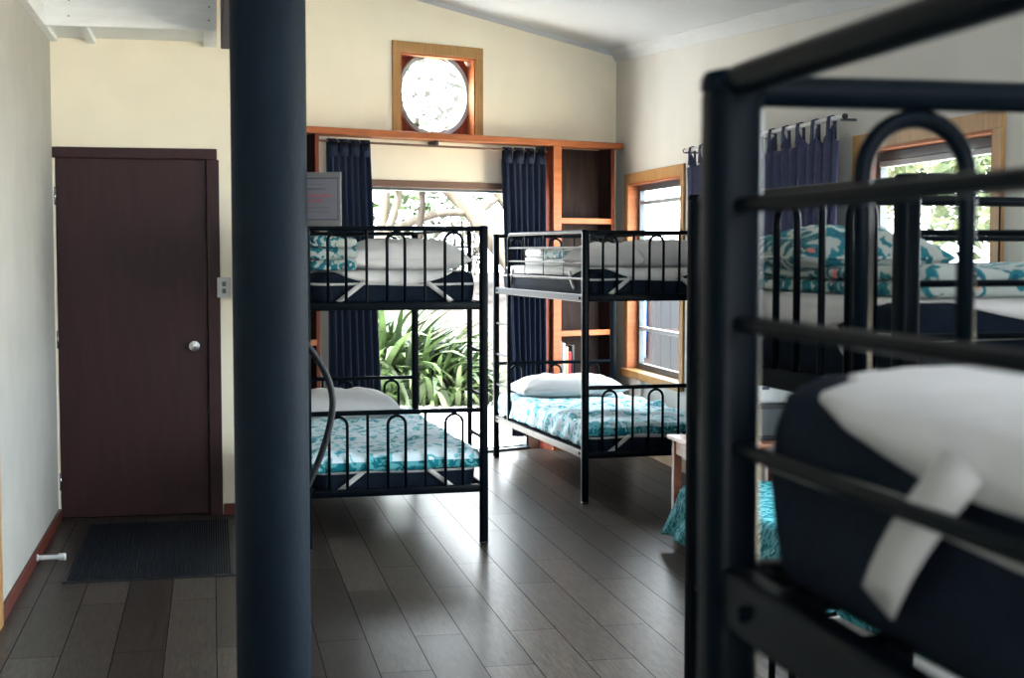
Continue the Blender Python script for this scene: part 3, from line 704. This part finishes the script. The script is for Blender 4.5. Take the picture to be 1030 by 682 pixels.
# right bunk
pillow(BR, .60, .33, ZU - .004, 90, .46, .68, .17, 'white_cloth', 'large white pillow across the near end of the right upper bunk', 17)
pillow(BR, .27, .34, ZU - .004, 60, .42, .52, .15, 'white_cloth', 'white pillow at the near left corner of the right upper bunk', 19)
folded('folded_quilt', BR, .30, .95, ZU - .003, .4, .62, 2, .05, ['white_cloth', 'ikat'], 'folded white and teal quilt behind the guard rail of the right upper bunk', 23)
folded('folded_blanket', BR, .40, 1.5, ZU - .003, .55, .42, 2, .06, ['white_cloth'], 'folded white blanket at the far end of the right upper bunk', 25)
quilt('quilt', BR, WB / 2, LB / 2, ZLw, MW + .004, ML + .014, (.135, .06, .068, .02), 'teal_quilt_glare', 'teal quilt with glare-coloured pale top hanging over the lower deck of the right wall bunk', 33, top_wr=.018, folds=2.5, wr=.014, snug=True)
pillow(BR, .44, LB - .30, ZLw + .02, 90, .46, .80, .15, 'white_cloth', 'white pillow at the far end of the right lower bunk next to the garden door', 27)
# crosswise bunk: local y runs to the right wall, x = WB is its near side
pillow(B4, .24, .23, ZU + .04, 84, .36, .50, .10, 'ikat', 'teal patterned pillow at the aisle end of the crosswise upper bunk', 29)
folded('folded_quilt', B4, .43, .36, ZU - .003, .78, .55, 2, .03, ['ikat'], 'teal patterned quilt under the pillow on the crosswise upper bunk', 35)
folded('folded_quilt', B4, .50, 1.25, ZU - .003, .66, 1.05, 2, .036, ['teal_deep', 'ikat'], 'long teal patterned quilt roll on the crosswise upper bunk', 37)
folded('folded_sheet', B4, .45, 1.15, ZU + .072, .42, .7, 1, .025, ['white_cloth'], 'white folded sheet lying on the patterned quilt of the crosswise upper bunk', 39)
folded('folded_blanket', B4, .455, .33, ZLw - .003, .76, .55, 3, .055, ['stripe'], 'white and grey striped bedding at the end of the crosswise lower bunk', 41)
folded('folded_quilt', B4, .44, .55, ZLw + .165, .66, .5, 2, .07, ['teal_deep'], 'teal quilt heaped on the crosswise lower bunk behind its end rail', 43)

# ================================================================ other things
# pole
PX, PY, PR = .17, 4.31, .1115
t = thing('pole', 'thick dark round pole standing in the foreground left of centre', 'pole', (PX, PY, 0))
bm = B(); lathe(bm, [(PR, 0), (PR, ceil_z(PX, PY) - .026)], 48); obj('pole_shaft', bm, 'pole', t, 'auto')
# notice fixed to the pole
sx, sy = .386, 4.335
t = thing('notice', 'small framed paper notice sticking out from the right side of the dark pole', 'sign', (sx, sy, 1.583), R(180 - 22))
bm = B(); box(bm, 0, .19, 0, .004, 0, .163, .001); obj('notice_board', bm, 'laminate', t)
bm = B(); box(bm, .008, .182, .004, .0055, .018, .146); obj('notice_border', bm, 'ink', t)
bm = B(); box(bm, .011, .179, .005, .0065, .021, .143); p = obj('paper', bm, 'paper', t)
for (x0, x1, z, hh, mm) in ((.05, .15, .126, .004, 'ink'), (.045, .16, .112, .006, 'ink'), (.03, .17, .092, .009, 'ink_red'), (.06, .13, .076, .009, 'ink_red'), (.035, .16, .056, .004, 'ink'), (.04, .14, .044, .004, 'ink')):
    bm = B(); x = x0; random.seed(int(z * 1e4))
    while x < x1:
        wl = random.uniform(.004, .013); tube(bm, [(x + wl * q / 4, .0067, z + hh * .5 * math.sin(q * 2.4 + x * 900)) for q in range(5)], hh * .16, 4); x += wl + random.choice((.001, .001, .004))
    obj('writing', bm, mm, p)
bm = B(); box(bm, .10, .19, -.05, 0, .06, .1); obj('bracket', bm, 'plastic_black', t)
# cable loop
pts = [(.215, 4.415, 1.30), (.25, 4.418, 1.262), (.289, 4.42, 1.213), (.326, 4.42, 1.160), (.352, 4.42, 1.106), (.364, 4.42, 1.045), (.357, 4.42, .984), (.337, 4.42, .908), (.313, 4.42, .845), (.283, 4.42, .78), (.25, 4.42, .73), (.215, 4.42, .70), (.17, 4.43, .69)]
def smooth_path(p, it=2):
    p = [Vector(q) for q in p]
    for _ in range(it):
        o_ = [p[0]]
        for a, b in zip(p, p[1:]): o_ += [a.lerp(b, .25), a.lerp(b, .75)]
        p = o_ + [p[-1]]
    return p
t = thing('hose', 'curved black hose looped behind the pole in front of the left bunk', 'hose', (0, 0, 0))
bm = B(); tube(bm, smooth_path(pts), .0105, 12); obj('hose_loop', bm, 'cable', t, True)
bm = B(); tube(bm, [(.205, 4.405, 1.33), (.212, 4.43, 1.322), (.215, 4.438, 1.29), (.212, 4.425, 1.27)], .005, 8); obj('hook', bm, 'chrome', t, True)
# light switch
t = thing('light_switch', 'white two-gang light switch beside the dark entry door', 'light switch', (.066, YD, 1.307))
bm = B(); box(bm, -.038, .038, -.026, 0, -.057, .057, .004); obj('plate', bm, 'plastic_white', t)
for z in (-.02, .02):
    bm = B(); box(bm, -.011, .011, -.030, -.025, z - .013, z + .013, .003); obj('rocker', bm, 'paper', t)
# doormat
t = thing('doormat', 'dark ribbed doormat on the floor in front of the entry door', 'doormat', (-.3, 7.36, 0))
bm = B(); box(bm, -.385, .39, -.69, .73, .0, .008, .003); obj('mat_base', bm, 'plastic_black', t)
bm = B()
for q in range(60):
    x = -.36 + .725 * q / 59; box(bm, x - .0035, x + .0035, -.67, .71, .008, .012)
obj('pile', bm, 'mat', t)
# doorstop
t = thing('doorstop', 'small white doorstop on the left skirting near the doormat', 'doorstop', (XL + .016, 7.12, .033))
bm = B(); lathe(bm, [(.018, 0), (.018, .004), (.012, .008), (.012, .105)], 16, (0, 0, 0), 'X'); obj('shaft', bm, 'plastic_white', t, 'auto')
bm = B(); lathe(bm, [(.017, .1), (.018, .104), (.018, .13), (.014, .134)], 16, (0, 0, 0), 'X'); obj('rubber_tip', bm, 'plastic_white', t, 'auto')
# side table by the right wall
TX0, TX1, TY0, TY1, TH = 2.45, 3.09, 6.99, 7.48, .5
t = thing('side_table', 'small reddish wooden side table by the right wall between the bunks', 'table', ((TX0 + TX1) / 2, (TY0 + TY1) / 2, 0))
hw, hd = (TX1 - TX0) / 2, (TY1 - TY0) / 2
bm = B(); box(bm, -hw, hw, -hd, hd, TH - .022, TH, .006, 3); obj('table_top', bm, 'table', t)
for a in (-1, 1):
    for b in (-1, 1):
        bm = B(); box(bm, a * (hw - .045) - .022, a * (hw - .045) + .022, b * (hd - .045) - .022, b * (hd - .045) + .022, 0, TH - .022, .003); obj('leg', bm, 'table', t)
for a in (-1, 1):
    bm = B(); box(bm, a * (hw - .04) - .009, a * (hw - .04) + .009, -hd + .067, hd - .067, TH - .1, TH - .022); obj('apron', bm, 'table', t)
    bm = B(); box(bm, -hw + .067, hw - .067, a * (hd - .04) - .009, a * (hd - .04) + .009, TH - .1, TH - .022); obj('apron', bm, 'table', t)
bm = B(); box(bm, -hw + .05, hw - .05, -hd + .05, hd - .05, .19, .205); obj('lower_shelf', bm, 'table', t)
# appliance on the table
t = thing('heater', 'white and black appliance standing on the reddish wooden side table', 'appliance', (2.92, 7.2, TH))
bm = B(); box(bm, -.13, .13, -.09, .09, .2, .42, .02, 3); obj('housing', bm, 'plastic_white', t, 'auto')
bm = B(); box(bm, -.125, .125, -.085, .085, .0, .2, .008); obj('base', bm, 'plastic_black', t)
bm = B(); box(bm, -.06, -.02, -.094, -.089, .275, .292, .001); obj('badge', bm, 'ink', t)
bm = B(); box(bm, -.1, .1, -.09, -.083, .03, .17, .004); obj('grille', bm, 'alu', t)
# low bed under the wall curtain, teal throw
LBX, LBY = 2.715, 5.95
t = thing('low_bed', 'low single bed along the right wall under the long curtain', 'bed', (LBX, LBY, 0))
bm = B(); box(bm, -.36, .38, -.86, .84, .05, .13, .006); obj('bed_base', bm, 'darkwood', t)
for a in (-.33, .35):
    for b in (-.82, .80):
        bm = B(); lathe(bm, [(.022, 0), (.028, .05)], 14, (a, b, 0)); obj('leg', bm, 'darkwood', t, 'auto')
bm = B(); box(bm, -.365, .385, -.87, .85, .13, .315, .05, 4); obj('mattress_pad', bm, 'white_cloth', t, 'auto')
o = obj('throw', drape_mesh(.76, 1.73, (.25, .01, .2, .27), .02, 51, flare=.34, nx=60, ny=100, top_wr=.014), 'teal_deep', smooth=True, loc=(LBX + .01, LBY - .01, .32)); solidify(o, .01, 1)
tag(o, 'deep teal throw draped to the floor over the low bed beside the side table', 'quilt', 'quilts on the bunks')

# ================================================================ garden outside
bm = B(); box(bm, -14, 22, 9, 42, -.32, -.2); 
bmesh.ops.bisect_plane(bm, geom=bm.verts[:] + bm.edges[:] + bm.faces[:], plane_co=bk(0, -.13), plane_no=Nv, clear_outer=True); bmesh.ops.holes_fill(bm, edges=bm.edges[:])
for v in bm.verts: pass
g = obj('garden_ground', bm, 'gravel'); g['kind'] = 'structure'
bm = B(); box(bm, XR + .2, 22, -6, 14, -.32, -.2); g = obj('side_ground', bm, 'gravel'); g['kind'] = 'structure'
bm = B(); box(bm, -1.5, 4.2, -3.75, -.125, -.2, -.03, .01); g = obj('terrace_slab', bm, 'concrete', loc=bk(0, 0), rz=RZB); g['kind'] = 'structure'
th = R(11.9)
def cam_xy(px, Zc, y_px=None):
    Xc = (px - 515) / 1430.56 * Zc; x, y = Xc * math.cos(th) + Zc * math.sin(th), -Xc * math.sin(th) + Zc * math.cos(th)
    return x, y
def hgt(ypx, Zc): return 1.5 + (255 - ypx) / 1430.56 * Zc
# rising pale bank behind the plants
bm = B(); bg_ = []
for j in range(25):
    row = []
    for i in range(41):
        x, y = -10 + 28 * i / 40, 15.6 + 20 * j / 24; f = min(1, j / 8)
        row.append(bm.verts.new((x, y, -.22 + 1.25 * f * f * (3 - 2 * f) + .12 * nz(x * .8, y * .8, 2) * f)))
    bg_.append(row)
for j in range(24):
    for i in range(40): bm.faces.new((bg_[j][i], bg_[j][i + 1], bg_[j + 1][i + 1], bg_[j + 1][i]))
g = obj('garden_bank', bm, 'bank', smooth=True); g['kind'] = 'structure'
def strappy(label, x, y, z, n, L_, wd, m, seed, group='leafy plants outside the garden door'):
    random.seed(seed); t = thing('garden_plant', label, 'plant', (x, y, z), 0, group)
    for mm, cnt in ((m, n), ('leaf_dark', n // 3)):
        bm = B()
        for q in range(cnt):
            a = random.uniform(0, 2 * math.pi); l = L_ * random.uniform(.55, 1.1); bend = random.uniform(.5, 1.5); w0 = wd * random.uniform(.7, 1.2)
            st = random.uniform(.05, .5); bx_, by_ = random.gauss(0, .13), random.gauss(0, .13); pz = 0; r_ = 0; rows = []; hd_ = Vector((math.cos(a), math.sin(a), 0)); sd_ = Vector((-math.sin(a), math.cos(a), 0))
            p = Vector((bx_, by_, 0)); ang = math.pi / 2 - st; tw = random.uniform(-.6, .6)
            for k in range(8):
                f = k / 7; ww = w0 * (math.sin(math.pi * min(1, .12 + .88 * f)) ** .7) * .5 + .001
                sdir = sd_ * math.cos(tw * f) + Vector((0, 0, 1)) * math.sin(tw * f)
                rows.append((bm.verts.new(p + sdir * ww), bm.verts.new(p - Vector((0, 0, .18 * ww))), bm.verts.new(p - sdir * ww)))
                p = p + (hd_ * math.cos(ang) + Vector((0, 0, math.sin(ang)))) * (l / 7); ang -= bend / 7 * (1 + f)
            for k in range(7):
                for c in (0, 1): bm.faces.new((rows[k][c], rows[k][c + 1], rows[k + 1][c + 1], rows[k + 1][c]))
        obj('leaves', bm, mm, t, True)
    return t
pl = [(385, 14.6, 150, 1.5, .085, 'leaf', 'tallest clump of strappy green leaves beside the left garden curtain'),
      (408, 14.9, 140, 1.4, .08, 'leaf', 'dense strappy green clump behind the left bunk far post'),
      (430, 14.5, 130, 1.1, .07, 'leaf', 'arching green clump right of the left bunk far post'),
      (450, 14.7, 120, 1.05, .065, 'leaf_pale', 'pale green arching clump in the middle of the garden opening'),
      (468, 14.5, 110, .85, .06, 'leaf_pale', 'low pale green clump behind the left bunk ladder'),
      (355, 14.8, 110, 1.4, .08, 'leaf', 'strappy green clump hidden mostly by the left garden curtain')]
for q, (px, Zc, n, L_, wd, m, lb) in enumerate(pl):
    x, y = cam_xy(px, Zc); strappy(lb, x, y, -.2, n, L_, wd, m, 100 + q)
def leaf_cloud(bm, c, rad, n, size, seed):
    random.seed(seed)
    for q in range(n):
        d = Vector((random.gauss(0, 1), random.gauss(0, 1), random.gauss(0, 1))).normalized() * random.random() ** .45
        p = Vector(c) + Vector((d.x * rad[0], d.y * rad[1], d.z * rad[2])); s = size * random.uniform(.6, 1.3)
        a = Vector((random.gauss(0, 1), random.gauss(0, 1), random.gauss(0, .6))).normalized(); b = a.cross(Vector((random.gauss(0, 1), random.gauss(0, 1), random.gauss(0, 1)))).normalized() * .42
        vs = [bm.verts.new(p + a * s), bm.verts.new(p + b * s), bm.verts.new(p - a * s), bm.verts.new(p - b * s)]; bm.faces.new(vs)
def tree(label, base, top, r0, clouds, bark, m, seed, branches=()):
    x, y = base[0], base[1]
    t = thing('tree', label, 'tree', base, 0, 'garden trees'); b0 = Vector(base); bm = B()
    p1 = Vector(top) - b0; mid = p1 * .5 + Vector((.08, 0, .05))
    pth = smooth_path([(0, 0, -.1), p1 * .25, mid, p1 * .8, p1], 1)
    tube(bm, pth, [r0 * (1 - .5 * k / (len(pth) - 1)) for k in range(len(pth))], 12)
    obj('trunk', bm, bark, t, True)
    for (f, tip, rb) in branches:
        bm = B(); s = p1 * f; e = Vector(tip) - b0; tube(bm, smooth_path([s, s.lerp(e, .5) + Vector((0, 0, .12)), e], 2), rb, 8); obj('branch', bm, bark, t, True)
    if clouds:
        bm = B()
        for k, (c, rad, n) in enumerate(clouds): leaf_cloud(bm, Vector(c) - b0, rad, n, .10, seed + k)
        obj('foliage', bm, m, t)
    return t
def P(px, ypx, Zc):
    x, y = cam_xy(px, Zc); return (x, y, hgt(ypx, Zc))
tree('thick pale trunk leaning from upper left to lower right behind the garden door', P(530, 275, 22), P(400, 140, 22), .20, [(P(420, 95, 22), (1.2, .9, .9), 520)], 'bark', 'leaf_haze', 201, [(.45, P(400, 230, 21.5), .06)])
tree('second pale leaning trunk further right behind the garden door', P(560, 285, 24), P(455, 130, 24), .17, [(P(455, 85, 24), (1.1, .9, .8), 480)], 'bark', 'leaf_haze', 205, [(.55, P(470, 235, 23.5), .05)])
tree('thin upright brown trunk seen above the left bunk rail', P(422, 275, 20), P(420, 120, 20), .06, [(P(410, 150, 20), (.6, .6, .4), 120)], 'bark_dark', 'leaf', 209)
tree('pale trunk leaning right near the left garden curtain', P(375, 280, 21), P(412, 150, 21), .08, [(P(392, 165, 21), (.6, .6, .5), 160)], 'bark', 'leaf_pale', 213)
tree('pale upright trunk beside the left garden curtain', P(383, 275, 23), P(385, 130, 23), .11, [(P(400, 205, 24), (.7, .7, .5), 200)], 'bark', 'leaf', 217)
tree('leafy tree outside the right wall window nearest the crosswise bunk', (7.6, 12.2, -.2), (7.5, 12.4, 2.2), .12, [((6.9, 12.0, 2.6), (1.5, 1.2, 1.0), 1500), ((7.9, 13.2, 2.4), (1.5, 1.2, 1.0), 1000), ((6.0, 11.0, 2.4), (.9, .8, .7), 700)], 'bark_dark', 'leaf_pale', 221)
# low dark fence outside the far right window
t = thing('garden_fence', 'low dark timber fence outside the far right wall window', 'fence', (4.6, 12.6, -.2))
bm = B()
for q in range(20): box(bm, -.012, .012, -1.9 + q * .32, -1.9 + q * .32 + .312, .05, 1.5, .004)
obj('boards', bm, 'fence', t)
for y in (-1.85, .3, 2.4, 4.4):
    bm = B(); box(bm, .012, .09, y - .04, y + .04, 0, 1.53, .005); obj('post', bm, 'fence', t)

bm = B(); g_ = []
for j in range(15):
    row = []
    for i in range(9):
        u, v = i / 8, j / 14; row.append(bm.verts.new((-.02 - .012 * math.sin(u * 12 + v), -.11 + .22 * u * (1 - .2 * v), .95 - .95 * v)))
    g_.append(row)
for j in range(14):
    for i in range(8): bm.faces.new((g_[j][i], g_[j][i + 1], g_[j + 1][i + 1], g_[j + 1][i]))
o = obj('towel', bm, 'blue', smooth=True, loc=(4.585, 14.75, .38)); solidify(o, .006, 0)
tag(o, 'bright blue towel hanging on the dark fence outside the far window', 'towel')
def shrub(label, px, Zc, zc, rad, n, m, seed):
    x, y = cam_xy(px, Zc); t = thing('shrub', label, 'shrub', (x, y, -.2), 0, 'garden shrubs')
    bm = B(); leaf_cloud(bm, (0, 0, zc + .2), rad, n, .11, seed); obj('foliage', bm, m, t)
    bm = B()
    for q in range(4): tube(bm, [(0, 0, -.1), (.12 * math.cos(q * 1.7), .12 * math.sin(q * 1.7), zc * .5), (.35 * math.cos(q * 1.7), .35 * math.sin(q * 1.7), zc)], .02, 6)
    obj('stem', bm, 'bark_dark', t, True)
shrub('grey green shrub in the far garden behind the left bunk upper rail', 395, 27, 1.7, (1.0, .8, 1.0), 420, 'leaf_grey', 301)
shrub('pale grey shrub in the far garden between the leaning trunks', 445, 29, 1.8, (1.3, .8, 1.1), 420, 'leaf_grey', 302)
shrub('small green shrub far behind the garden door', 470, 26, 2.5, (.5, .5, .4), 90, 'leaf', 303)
